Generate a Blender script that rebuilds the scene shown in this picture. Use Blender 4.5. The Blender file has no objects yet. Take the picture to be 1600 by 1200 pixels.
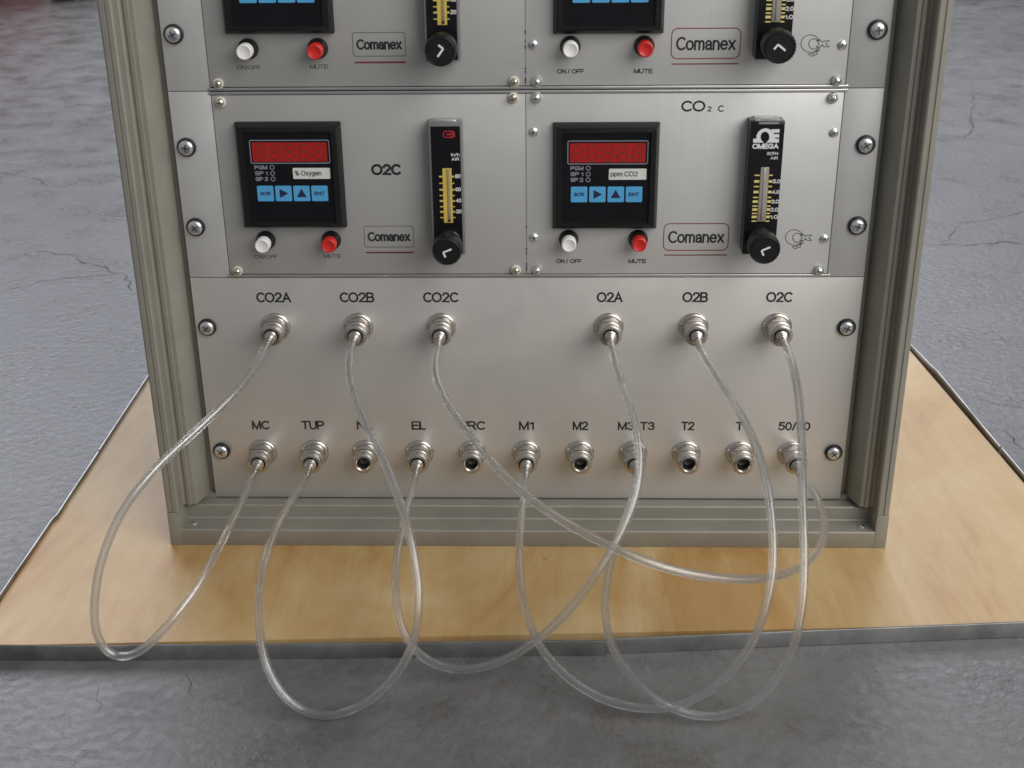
import bpy, bmesh, math, random
import numpy as np
from mathutils import Vector, Matrix

random.seed(7)
scene = bpy.context.scene
col = scene.collection

# ---------------------------------------------------------------- camera
# working units are millimetres measured from the bottom centre of the rack's front plane
# (x right, y into the rack, z up); LIFT puts the floor at z = 0 and MM turns them into metres
MM = 0.001
LIFT = 36.0
FPX, CAMX, CAMY, CAMZ = 2000.0, 16.14, -867.56, 482.32
YAW, PITCH, ROLL = -0.02993, 0.42063, -0.01096
_F = np.array([math.sin(YAW)*math.cos(PITCH), math.cos(YAW)*math.cos(PITCH), -math.sin(PITCH)])
_R = np.array([math.cos(YAW), -math.sin(YAW), 0.0])
_U = np.cross(_R, _F)
R2 = _R*math.cos(ROLL) + _U*math.sin(ROLL)
U2 = -_R*math.sin(ROLL) + _U*math.cos(ROLL)
cam_data = bpy.data.cameras.new('camera')
cam = bpy.data.objects.new('camera', cam_data)
col.objects.link(cam)
cam_data.sensor_width = 36.0
cam_data.lens = 36.0*FPX/1600.0
cam_data.clip_start = 0.01
cam_data.clip_end = 100.0
cam_data.dof.use_dof = True
cam_data.dof.focus_distance = 1.0
cam_data.dof.aperture_fstop = 16.0
cam.matrix_world = Matrix(((R2[0], U2[0], -_F[0], CAMX*MM), (R2[1], U2[1], -_F[1], CAMY*MM),
                           (R2[2], U2[2], -_F[2], (CAMZ+LIFT)*MM), (0, 0, 0, 1)))
scene.camera = cam

def ray(u, v):
    return np.array([CAMX, CAMY, CAMZ]), _F + R2*(u-800)/FPX + U2*(600-v)/FPX
def on_y(u, v, y):          # point of the plane y = const seen at a photo pixel
    o, d = ray(u, v); return o + d*(y-o[1])/d[1]
def on_z(u, v, z):
    o, d = ray(u, v); return o + d*(z-o[2])/d[2]
def project(p):
    d = np.array(p, float) - np.array([CAMX, CAMY, CAMZ]); z = d @ _F
    return np.array([800+FPX*(d @ R2)/z, 600-FPX*(d @ U2)/z])

# ---------------------------------------------------------------- light: a workshop hall
world = bpy.data.worlds.new('World'); scene.world = world; world.use_nodes = True
bg = world.node_tree.nodes['Background']
bg.inputs[0].default_value = (0.93, 0.96, 1.0, 1); bg.inputs[1].default_value = 0.28
def area(name, loc, target, sx, sy, power, color):
    l = bpy.data.lights.new(name, 'AREA'); l.shape = 'RECTANGLE'; l.size = sx; l.size_y = sy
    l.energy = power; l.color = color
    o = bpy.data.objects.new(name, l); col.objects.link(o); o.location = loc
    o.rotation_euler = (Vector(target)-Vector(loc)).to_track_quat('-Z', 'Y').to_euler()
    return o
area('high_hall_windows', (-0.9, 5.2, 3.9), (-0.2, 0, 0.0), 8.0, 3.4, 345, (0.86, 0.89, 1.0))
area('front_window_daylight', (1.55, -1.45, 1.6), (0.05, 0, 0.2), 2.3, 2.0, 62, (1.0, 0.97, 0.93))
scene.render.engine = 'CYCLES'
scene.view_settings.view_transform = 'Standard'
scene.view_settings.look = 'None'
scene.view_settings.exposure = 0.0
scene.view_settings.gamma = 1.0
scene.cycles.max_bounces = 12
scene.cycles.transparent_max_bounces = 24
scene.cycles.transmission_bounces = 10
scene.cycles.caustics_refractive = False
scene.cycles.use_denoising = True

# ---------------------------------------------------------------- materials
def new_mat(name):
    m = bpy.data.materials.new(name); m.use_nodes = True
    nt = m.node_tree
    return m, nt, nt.nodes['Principled BSDF']
def node(nt, t, **kw):
    n = nt.nodes.new(t)
    for k, v in kw.items():
        setattr(n, k, v)
    return n
def ramp(nt, fac, stops):
    r = node(nt, 'ShaderNodeValToRGB')
    els = r.color_ramp.elements
    while len(els) < len(stops): els.new(0.5)
    for e, (p, c) in zip(els, stops):
        e.position = p; e.color = c if len(c) == 4 else (*c, 1)
    nt.links.new(fac, r.inputs[0])
    return r
def coords(nt, scale=(1, 1, 1), rot=(0, 0, 0), obj=True):
    tc = node(nt, 'ShaderNodeTexCoord'); mp = node(nt, 'ShaderNodeMapping')
    mp.inputs['Scale'].default_value = scale; mp.inputs['Rotation'].default_value = rot
    nt.links.new(tc.outputs['Object'], mp.inputs[0])
    return mp.outputs[0]
def noise(nt, vec, scale, detail=4, rough=0.5, dist=0.0):
    n = node(nt, 'ShaderNodeTexNoise'); n.inputs['Scale'].default_value = scale
    n.inputs['Detail'].default_value = detail; n.inputs['Roughness'].default_value = rough
    n.inputs['Distortion'].default_value = dist
    if vec is not None: nt.links.new(vec, n.inputs['Vector'])
    return n
def bump(nt, bsdf, h, strength, dist=0.001):
    b = node(nt, 'ShaderNodeBump'); b.inputs['Strength'].default_value = strength
    b.inputs['Distance'].default_value = dist
    nt.links.new(h, b.inputs['Height']); nt.links.new(b.outputs[0], bsdf.inputs['Normal'])
    return b
def mixc(nt, fac, a, b, mode='MIX'):
    m = node(nt, 'ShaderNodeMix', data_type='RGBA', blend_type=mode)
    for i, x in ((0, fac), (6, a), (7, b)):
        if hasattr(x, 'links'): nt.links.new(x, m.inputs[i])
        elif i == 0: m.inputs[0].default_value = x
        else: m.inputs[i].default_value = (*x, 1) if len(x) == 3 else x
    return m.outputs[2]
def plain(name, color, rough=0.5, metal=0.0, spec=0.5, vary=0.12, scale=60, bumpy=0.0, coat=0.0):
    m, nt, b = new_mat(name)
    v = coords(nt)
    n = noise(nt, v, scale, 5, 0.6)
    lo = tuple(c*(1-vary) for c in color); hi = tuple(min(1, c*(1+vary)) for c in color)
    r = ramp(nt, n.outputs[0], [(0.3, lo), (0.7, hi)])
    nt.links.new(r.outputs[0], b.inputs['Base Color'])
    n2 = noise(nt, v, scale*2.3, 3, 0.6)
    mr = node(nt, 'ShaderNodeMapRange'); mr.inputs[3].default_value = max(0.02, rough*0.85); mr.inputs[4].default_value = min(1, rough*1.15)
    nt.links.new(n2.outputs[0], mr.inputs[0]); nt.links.new(mr.outputs[0], b.inputs['Roughness'])
    b.inputs['Metallic'].default_value = metal
    b.inputs['Specular IOR Level'].default_value = spec
    b.inputs['Coat Weight'].default_value = coat
    if bumpy: bump(nt, b, n2.outputs[0], bumpy, 0.0004)
    return m
def brushed(name, color, rough, metal, axis):
    m, nt, b = new_mat(name)
    sc = {'x': (6, 900, 900), 'z': (700, 700, 4)}[axis]
    n = noise(nt, coords(nt, sc), 1.0, 4, 0.65)
    big = noise(nt, coords(nt), 9, 4, 0.6)
    c = ramp(nt, n.outputs[0], [(0.3, tuple(x*0.975 for x in color)), (0.7, tuple(min(1, x*1.02) for x in color))])
    c2 = ramp(nt, big.outputs[0], [(0.3, (0.94, 0.94, 0.94)), (0.7, (1, 1, 1))])
    nt.links.new(mixc(nt, 1.0, c.outputs[0], c2.outputs[0], 'MULTIPLY'), b.inputs['Base Color'])
    mr = node(nt, 'ShaderNodeMapRange'); mr.inputs[1].default_value = 0.3; mr.inputs[2].default_value = 0.7; mr.inputs[3].default_value = rough-0.05; mr.inputs[4].default_value = rough+0.08
    sm = noise(nt, coords(nt), 28, 5, 0.7, 0.6); nt.links.new(sm.outputs[0], mr.inputs[0]); nt.links.new(mr.outputs[0], b.inputs['Roughness'])
    b.inputs['Metallic'].default_value = metal
    bump(nt, b, n.outputs[0], 0.04, 0.0002)
    return m

M = {}
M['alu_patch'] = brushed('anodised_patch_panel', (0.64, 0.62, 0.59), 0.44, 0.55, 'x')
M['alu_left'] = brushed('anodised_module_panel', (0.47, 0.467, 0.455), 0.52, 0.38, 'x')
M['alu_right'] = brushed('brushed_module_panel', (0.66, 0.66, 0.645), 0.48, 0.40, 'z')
M['flange'] = brushed('anodised_flange', (0.60, 0.60, 0.595), 0.48, 0.45, 'z')
M['rail'] = brushed('extruded_rail', (0.66, 0.66, 0.65), 0.32, 0.9, 'x')
M['frame'] = plain('champagne_frame', (0.29, 0.28, 0.24), 0.5, 0.25, 0.4, 0.06, 40, 0.04)
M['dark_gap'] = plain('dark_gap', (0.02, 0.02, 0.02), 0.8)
M['black_plastic'] = plain('black_plastic', (0.010, 0.010, 0.011), 0.40, 0, 0.30, 0.2, 120, 0.05)
M['black_face'] = plain('black_membrane', (0.006, 0.006, 0.009), 0.30, 0, 0.3, 0.2, 80)
M['black_gloss'] = plain('black_gloss', (0.008, 0.008, 0.009), 0.25, 0, 0.4, 0.2, 90)
M['red_window'] = plain('red_display_window', (0.40, 0.014, 0.012), 0.28, 0, 0.4, 0.10, 150)
M['red_digit'] = plain('red_unlit_segment', (0.19, 0.030, 0.024), 0.45, 0, 0.3, 0.05, 100)
M['grey_print'] = plain('grey_print', (0.26, 0.28, 0.33), 0.5, 0, 0.3, 0.05)
M['white_label'] = plain('white_label', (0.66, 0.66, 0.64), 0.5, 0, 0.4, 0.04, 200)
M['blue_key'] = plain('blue_key', (0.085, 0.36, 0.66), 0.42, 0, 0.4, 0.06, 150)
M['ink'] = plain('black_ink', (0.022, 0.022, 0.024), 0.55, 0, 0.3, 0.2, 300)
M['thin_ink'] = plain('faded_ink', (0.10, 0.10, 0.10), 0.55, 0, 0.3, 0.3, 400)
M['navy_ink'] = plain('navy_ink', (0.012, 0.018, 0.06), 0.5)
M['maroon'] = plain('maroon_ink', (0.17, 0.035, 0.045), 0.5, 0, 0.3, 0.15, 300)
M['brown_ink'] = plain('brown_ink', (0.20, 0.050, 0.025), 0.5, 0, 0.3, 0.15, 300)
M['white_cap'] = plain('white_button_cap', (0.80, 0.79, 0.77), 0.38, 0, 0.5, 0.03)
M['red_cap'] = plain('red_button_cap', (0.58, 0.022, 0.018), 0.35, 0, 0.5, 0.06)
M['white_print'] = plain('white_print', (0.72, 0.72, 0.72), 0.5, 0, 0.3, 0.04, 200)
M['red_print'] = plain('red_print', (0.45, 0.015, 0.02), 0.5)
M['yellow'] = plain('yellow_print', (0.62, 0.47, 0.09), 0.45, 0, 0.4, 0.06)
M['yellow_pale'] = plain('pale_yellow_print', (0.70, 0.60, 0.22), 0.45, 0, 0.4, 0.06)
M['tube_bore'] = plain('flow_tube_bore', (0.33, 0.27, 0.15), 0.2, 0, 0.6, 0.15, 120, 0, 0.5)
M['tube_bore_grey'] = plain('flow_tube_bore_grey', (0.34, 0.30, 0.24), 0.2, 0, 0.6, 0.15, 120, 0, 0.5)
M['chrome'] = plain('zinc_screw', (0.80, 0.81, 0.82), 0.27, 1.0, 0.5, 0.08, 300)
M['chrome_dark'] = plain('screw_recess', (0.16, 0.17, 0.18), 0.4, 0.9)
M['brass_screw'] = plain('yellowish_screw', (0.72, 0.66, 0.50), 0.2, 1.0, 0.5, 0.08, 300)
M['washer_white'] = plain('pale_nylon_washer', (0.62, 0.61, 0.57), 0.4)
M['washer'] = plain('black_washer', (0.014, 0.014, 0.016), 0.35, 0, 0.5, 0.2)
M['nickel'] = plain('nickel_coupling', (0.56, 0.53, 0.49), 0.27, 1.0, 0.5, 0.06, 250)
M['nickel_dark'] = plain('nickel_groove', (0.10, 0.09, 0.085), 0.45, 0.8)
M['edging'] = plain('galvanised_edging', (0.32, 0.322, 0.32), 0.30, 0.9, 0.5, 0.3, 30, 0.2)
M['tub_red'] = plain('red_tub_plastic', (0.42, 0.03, 0.015), 0.5)
M['beige'] = plain('beige_card', (0.36, 0.32, 0.19), 0.7)
M['pale_bag'] = plain('pale_carton', (0.33, 0.34, 0.30), 0.8)
M['dark_thing'] = plain('dark_rubber', (0.06, 0.056, 0.052), 0.8)

# clear hose: thin-walled vinyl, see-through with a soft milky body and shiny skin
m, nt, b = new_mat('clear_vinyl'); M['vinyl'] = m
nt.nodes.remove(b)
out = nt.nodes['Material Output']
gl = node(nt, 'ShaderNodeBsdfGlass'); gl.inputs['Color'].default_value = (0.97, 0.975, 0.98, 1)
gl.inputs['IOR'].default_value = 1.48
n = noise(nt, coords(nt), 60, 3, 0.6)
mr = node(nt, 'ShaderNodeMapRange'); mr.inputs[3].default_value = 0.0; mr.inputs[4].default_value = 0.004
nt.links.new(n.outputs[0], mr.inputs[0]); nt.links.new(mr.outputs[0], gl.inputs['Roughness'])
tr = node(nt, 'ShaderNodeBsdfTransparent'); tr.inputs[0].default_value = (0.98, 0.985, 0.99, 1)
mx = node(nt, 'ShaderNodeMixShader'); mx.inputs[0].default_value = 0.55
nt.links.new(gl.outputs[0], mx.inputs[1]); nt.links.new(tr.outputs[0], mx.inputs[2])
df = node(nt, 'ShaderNodeBsdfTranslucent'); df.inputs[0].default_value = (0.95, 0.96, 0.98, 1)
mx2 = node(nt, 'ShaderNodeMixShader'); mx2.inputs[0].default_value = 0.028
nt.links.new(mx.outputs[0], mx2.inputs[1]); nt.links.new(df.outputs[0], mx2.inputs[2])
gy = node(nt, 'ShaderNodeBsdfGlossy'); gy.inputs['Roughness'].default_value = 0.06; gy.inputs[0].default_value = (1, 1, 1, 1)
mx3 = node(nt, 'ShaderNodeMixShader'); mx3.inputs[0].default_value = 0.045
nt.links.new(mx2.outputs[0], mx3.inputs[1]); nt.links.new(gy.outputs[0], mx3.inputs[2])
nt.links.new(mx3.outputs[0], out.inputs[0])

m, nt, b = new_mat('clear_acrylic'); M['acrylic'] = m
b.inputs['Base Color'].default_value = (0.86, 0.87, 0.86, 1)
b.inputs['Roughness'].default_value = 0.08; b.inputs['IOR'].default_value = 1.3
b.inputs['Transmission Weight'].default_value = 0.8

# plywood: veneer sheets with grain running into depth, varnished
m, nt, b = new_mat('plywood'); M['plywood'] = m
vg = coords(nt, (8, 3.0, 1)); vf = coords(nt, (130, 9, 1)); vb = coords(nt)
g1 = noise(nt, vg, 1.0, 6, 0.62, 2.6); g2 = noise(nt, vf, 1.0, 4, 0.6, 0.6); g3 = noise(nt, vb, 7, 3, 0.5, 0.8)
c1 = ramp(nt, g1.outputs[0], [(0.28, (0.43, 0.25, 0.09)), (0.42, (0.53, 0.38, 0.185)), (0.58, (0.585, 0.455, 0.255)), (0.74, (0.66, 0.545, 0.36))])
c2 = ramp(nt, g2.outputs[0], [(0.35, (0.92, 0.89, 0.86)), (0.65, (1, 1, 1))])
c3 = ramp(nt, g3.outputs[0], [(0.32, (0.86, 0.75, 0.60)), (0.6, (1, 1, 1))])
cc = mixc(nt, 0.8, c1.outputs[0], c2.outputs[0], 'MULTIPLY')
cc = mixc(nt, 0.8, cc, c3.outputs[0], 'MULTIPLY')
# veneer strips: two darker sheets with straight joints
sx = node(nt, 'ShaderNodeSeparateXYZ'); nt.links.new(coords(nt, (1, 1, 1), (0, 0, math.radians(-4))), sx.inputs[0])
strip = ramp(nt, sx.outputs[0], [(0.0, (1, 1, 1)), (0.5, (1, 1, 1))])
strip.color_ramp.interpolation = 'CONSTANT'
mrx = node(nt, 'ShaderNodeMapRange'); mrx.inputs[1].default_value = -0.5; mrx.inputs[2].default_value = 0.5
nt.links.new(sx.outputs[0], mrx.inputs[0]); nt.links.new(mrx.outputs[0], strip.inputs[0])
els = strip.color_ramp.elements
els[0].color = (1, 0.93, 0.86, 1); els[1].position = 0.27; els[1].color = (0.98, 0.915, 0.835, 1)
for p, c in ((0.355, (0.99, 0.95, 0.885, 1)), (0.583, (0.93, 0.81, 0.64, 1)), (0.665, (0.98, 0.92, 0.835, 1)), (0.78, (1, 0.935, 0.86, 1))):
    e = els.new(p); e.color = c
cc = mixc(nt, 1.0, cc, strip.outputs[0], 'MULTIPLY')
# knots / specks
kv = node(nt, 'ShaderNodeTexVoronoi'); kv.inputs['Scale'].default_value = 26; nt.links.new(coords(nt, (1, 0.7, 1)), kv.inputs['Vector'])
kr = ramp(nt, kv.outputs['Distance'], [(0.02, (0.35, 0.22, 0.12)), (0.06, (1, 1, 1))])
cc = mixc(nt, 0.55, cc, kr.outputs[0], 'MULTIPLY')
nt.links.new(cc, b.inputs['Base Color'])
mr = node(nt, 'ShaderNodeMapRange'); mr.inputs[3].default_value = 0.34; mr.inputs[4].default_value = 0.52
b.inputs['Specular IOR Level'].default_value = 0.4
nt.links.new(g1.outputs[0], mr.inputs[0]); nt.links.new(mr.outputs[0], b.inputs['Roughness'])
bump(nt, b, g2.outputs[0], 0.12, 0.0004)

# painted concrete floor: worn grey paint, pits, stains, pebbly gloss
m, nt, b = new_mat('painted_concrete'); M['floor'] = m
v = coords(nt)
n1 = noise(nt, v, 1.6, 6, 0.62, 0.6); n2 = noise(nt, v, 14, 6, 0.65, 0.3); n3 = noise(nt, v, 120, 4, 0.7); n4 = noise(nt, v, 5, 5, 0.7, 1.2)
c = ramp(nt, n1.outputs[0], [(0.3, (0.112, 0.110, 0.110)), (0.5, (0.142, 0.140, 0.139)), (0.7, (0.178, 0.176, 0.174))])
c2 = ramp(nt, n2.outputs[0], [(0.3, (0.62, 0.60, 0.57)), (0.5, (0.95, 0.95, 0.95)), (0.7, (1.15, 1.15, 1.15))])
c3 = ramp(nt, n3.outputs[0], [(0.3, (0.75, 0.74, 0.73)), (0.6, (1, 1, 1))])
cc = mixc(nt, 1.0, c.outputs[0], c2.outputs[0], 'MULTIPLY'); cc = mixc(nt, 0.7, cc, c3.outputs[0], 'MULTIPLY')
st = ramp(nt, n4.outputs[0], [(0.62, (1, 1, 1)), (0.70, (0.62, 0.58, 0.55))])
cc = mixc(nt, 0.7, cc, st.outputs[0], 'MULTIPLY')
pv = node(nt, 'ShaderNodeTexVoronoi'); pv.inputs['Scale'].default_value = 24; pv.inputs['Randomness'].default_value = 1
wob = mixc(nt, 0.04, v, n2.outputs['Color'], 'ADD'); nt.links.new(wob, pv.inputs['Vector'])
psel = noise(nt, v, 9, 2, 0.5)
pr = ramp(nt, pv.outputs['Distance'], [(0.03, (0, 0, 0)), (0.11, (1, 1, 1))])
pm = ramp(nt, psel.outputs[0], [(0.50, (1, 1, 1)), (0.56, (0, 0, 0))])
pit = mixc(nt, 1.0, pr.outputs[0], pm.outputs[0], 'LIGHTEN')
pitc = ramp(nt, pit, [(0.0, (0.22, 0.20, 0.19)), (1.0, (1, 1, 1))])
cc = mixc(nt, 0.85, cc, pitc.outputs[0], 'MULTIPLY')
gv = node(nt, 'ShaderNodeTexVoronoi'); gv.inputs['Scale'].default_value = 130; nt.links.new(wob, gv.inputs['Vector'])
gr = ramp(nt, gv.outputs['Distance'], [(0.06, (0.55, 0.53, 0.51)), (0.22, (1, 1, 1))])
gs = ramp(nt, noise(nt, v, 22, 3, 0.6).outputs[0], [(0.45, (0, 0, 0)), (0.62, (1, 1, 1))])
cc = mixc(nt, gs.outputs[0], cc, mixc(nt, 1.0, cc, gr.outputs[0], 'MULTIPLY'))
nt.links.new(cc, b.inputs['Base Color'])
mr = node(nt, 'ShaderNodeMapRange'); mr.inputs[1].default_value = 0.3; mr.inputs[2].default_value = 0.7
mr.inputs[3].default_value = 0.21; mr.inputs[4].default_value = 0.43
b.inputs['Specular IOR Level'].default_value = 0.52
nt.links.new(n2.outputs[0], mr.inputs[0]); nt.links.new(mr.outputs[0], b.inputs['Roughness'])
nb = noise(nt, v, 125, 6, 0.64, 0.4)
hh = mixc(nt, 0.13, nb.outputs[0], n2.outputs[0], 'MIX')
hh = mixc(nt, 0.5, hh, pit, 'MULTIPLY')
bump(nt, b, hh, 0.33, 0.0045)

# ---------------------------------------------------------------- mesh helpers (all in mm)
class B:
    def __init__(s): s.bm = bmesh.new()
    def box(s, x0, x1, y0, y1, z0, z1, bev=0.0, seg=2):
        r = bmesh.ops.create_cube(s.bm, size=1.0)
        vs = r['verts']
        for v in vs:
            v.co = Vector(((x0+x1)/2+v.co.x*(x1-x0), (y0+y1)/2+v.co.y*(y1-y0), (z0+z1)/2+v.co.z*(z1-z0)))
        if bev:
            es = list({e for v in vs for e in v.link_edges})
            bmesh.ops.bevel(s.bm, geom=es, offset=bev, segments=seg, profile=0.5, affect='EDGES')
        return s
    def lathe(s, prof, cx=0, cz=0, seg=28, cap0=False, cap1=True):   # prof: (radius, y); axis along y
        rings = []
        for r, y in prof:
            rings.append([s.bm.verts.new((cx+r*math.cos(2*math.pi*i/seg), y, cz+r*math.sin(2*math.pi*i/seg))) for i in range(seg)])
        for a, c in zip(rings, rings[1:]):
            for i in range(seg):
                j = (i+1) % seg
                s.bm.faces.new((a[i], a[j], c[j], c[i]))
        if cap0: s.bm.faces.new(rings[0])
        if cap1: s.bm.faces.new(list(reversed(rings[-1])))
        return s
    def prism(s, poly, y0, y1):      # polygon in x,z extruded y0..y1 (y0 nearer the viewer)
        f = [s.bm.verts.new((x, y0, z)) for x, z in poly]; k = [s.bm.verts.new((x, y1, z)) for x, z in poly]
        s.bm.faces.new(f); s.bm.faces.new(list(reversed(k)))
        for i in range(len(poly)):
            j = (i+1) % len(poly)
            s.bm.faces.new((f[j], f[i], k[i], k[j]))
        return s
    def ribbon(s, pts, w, y0, y1, closed=False):
        n = len(pts); L = []; R = []
        P = [np.array(p, float) for p in pts]
        for i in range(n):
            a = P[(i-1) % n] if closed or i > 0 else P[i]; c = P[(i+1) % n] if closed or i < n-1 else P[i]
            t = c-a; t = t/(np.linalg.norm(t)+1e-9); nn = np.array([-t[1], t[0]])*w/2
            e = c-P[i] if np.linalg.norm(c-P[i]) > 1e-9 else P[i]-a
            e = e/(np.linalg.norm(e)+1e-9); nn = nn/max(0.45, abs(float(e @ t)))
            L.append(P[i]+nn); R.append(P[i]-nn)
        m = n if closed else n-1
        vl = [(s.bm.verts.new((p[0], y0, p[1])), s.bm.verts.new((p[0], y1, p[1]))) for p in L]
        vr = [(s.bm.verts.new((p[0], y0, p[1])), s.bm.verts.new((p[0], y1, p[1]))) for p in R]
        for i in range(m):
            j = (i+1) % n
            s.bm.faces.new((vl[i][0], vl[j][0], vr[j][0], vr[i][0]))
            s.bm.faces.new((vl[i][1], vl[j][1], vl[j][0], vl[i][0]))
            s.bm.faces.new((vr[i][0], vr[j][0], vr[j][1], vr[i][1]))
        return s
    def extrude_profile(s, prof, path, closed=False):   # prof: closed (a,b) polygon; path: list of (origin, A-axis, B-axis)
        rings = []
        for o, A, Bx in path:
            rings.append([s.bm.verts.new(Vector(o)+Vector(A)*a+Vector(Bx)*b) for a, b in prof])
        n = len(prof)
        for r, q in zip(rings, rings[1:]):
            for i in range(n):
                j = (i+1) % n
                s.bm.faces.new((r[i], r[j], q[j], q[i]))
        s.bm.faces.new(list(reversed(rings[0]))); s.bm.faces.new(rings[-1])
        return s
    def tube(s, pts, r, seg=14, inner=None):
        P = [Vector(p) for p in pts]; T = []
        for i in range(len(P)):
            T.append((P[min(i+1, len(P)-1)]-P[max(i-1, 0)]).normalized())
        nrm = T[0].orthogonal().normalized(); frames = []
        for i in range(len(P)):
            nrm = (nrm-T[i]*nrm.dot(T[i])).normalized(); frames.append((nrm.copy(), T[i].cross(nrm)))
        def ring(i, rad):
            a, c = frames[i]
            return [s.bm.verts.new(P[i]+(a*math.cos(2*math.pi*k/seg)+c*math.sin(2*math.pi*k/seg))*rad) for k in range(seg)]
        o = [ring(i, r) for i in range(len(P))]
        for q, w in zip(o, o[1:]):
            for k in range(seg):
                j = (k+1) % seg; s.bm.faces.new((q[k], q[j], w[j], w[k]))
        if inner:
            q_ = [ring(i, inner) for i in range(len(P))]
            for q, w in zip(q_, q_[1:]):
                for k in range(seg):
                    j = (k+1) % seg; s.bm.faces.new((q[j], q[k], w[k], w[j]))
            for a, c, flip in ((o[0], q_[0], 1), (o[-1], q_[-1], 0)):
                for k in range(seg):
                    j = (k+1) % seg
                    f = (a[k], c[k], c[j], a[j]); s.bm.faces.new(f if flip else f[::-1])
        else:
            s.bm.faces.new(list(reversed(o[0]))); s.bm.faces.new(o[-1])
        return s

def base_of(parent):
    b = Vector((0, 0, 0))
    while parent is not None:
        b += parent.location; parent = parent.parent
    return b
def fix(me, smooth, angle=35):
    if smooth:
        me.shade_smooth()
        bm = bmesh.new(); bm.from_mesh(me)
        for e in bm.edges:
            if len(e.link_faces) == 2 and e.calc_face_angle(0) > math.radians(angle): e.smooth = False
        bm.to_mesh(me); bm.free()
def obj(name, bd, mat, parent=None, smooth=True, at=None):
    """link one mesh; vertices in mm of the whole scene, or around `at` (mm) when given"""
    bm = bd.bm
    bmesh.ops.recalc_face_normals(bm, faces=bm.faces[:])
    pb = base_of(parent)
    me = bpy.data.meshes.new(name)
    if at is None:
        for v in bm.verts: v.co = Vector((v.co.x*MM, v.co.y*MM, (v.co.z+LIFT)*MM)) - pb
    else:
        for v in bm.verts: v.co = v.co*MM
    bm.to_mesh(me); bm.free()
    fix(me, smooth)
    me.materials.append(M[mat] if isinstance(mat, str) else mat)
    o = bpy.data.objects.new(name, me); col.objects.link(o)
    if parent is not None: o.parent = parent
    if at is not None:
        o.location = Vector((at[0]*MM, at[1]*MM, (at[2]+LIFT)*MM)) - pb
    return o
def share(o, at, parent, name=None):
    """a copy of a part (and its sub-parts) sharing the mesh, placed at `at` (mm)"""
    c = o.copy(); col.objects.link(c); c.parent = parent
    c.location = Vector((at[0]*MM, at[1]*MM, (at[2]+LIFT)*MM)) - base_of(parent)
    for ch in o.children:
        k = ch.copy(); col.objects.link(k); k.parent = c
    return c
def thing(name, label, cat, at, group=None):
    o = bpy.data.objects.new(name, None); col.objects.link(o); o.empty_display_size = 0.02
    o.location = (at[0]*MM, at[1]*MM, (at[2]+LIFT)*MM)
    o['label'] = label; o['category'] = cat
    if group: o['group'] = group
    return o

def _el(cx, cz, rx, rz, a0, a1, n=16):
    return [(cx+rx*math.cos(math.radians(a0+(a1-a0)*i/n)), cz+rz*math.sin(math.radians(a0+(a1-a0)*i/n))) for i in range(n+1)]
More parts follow.
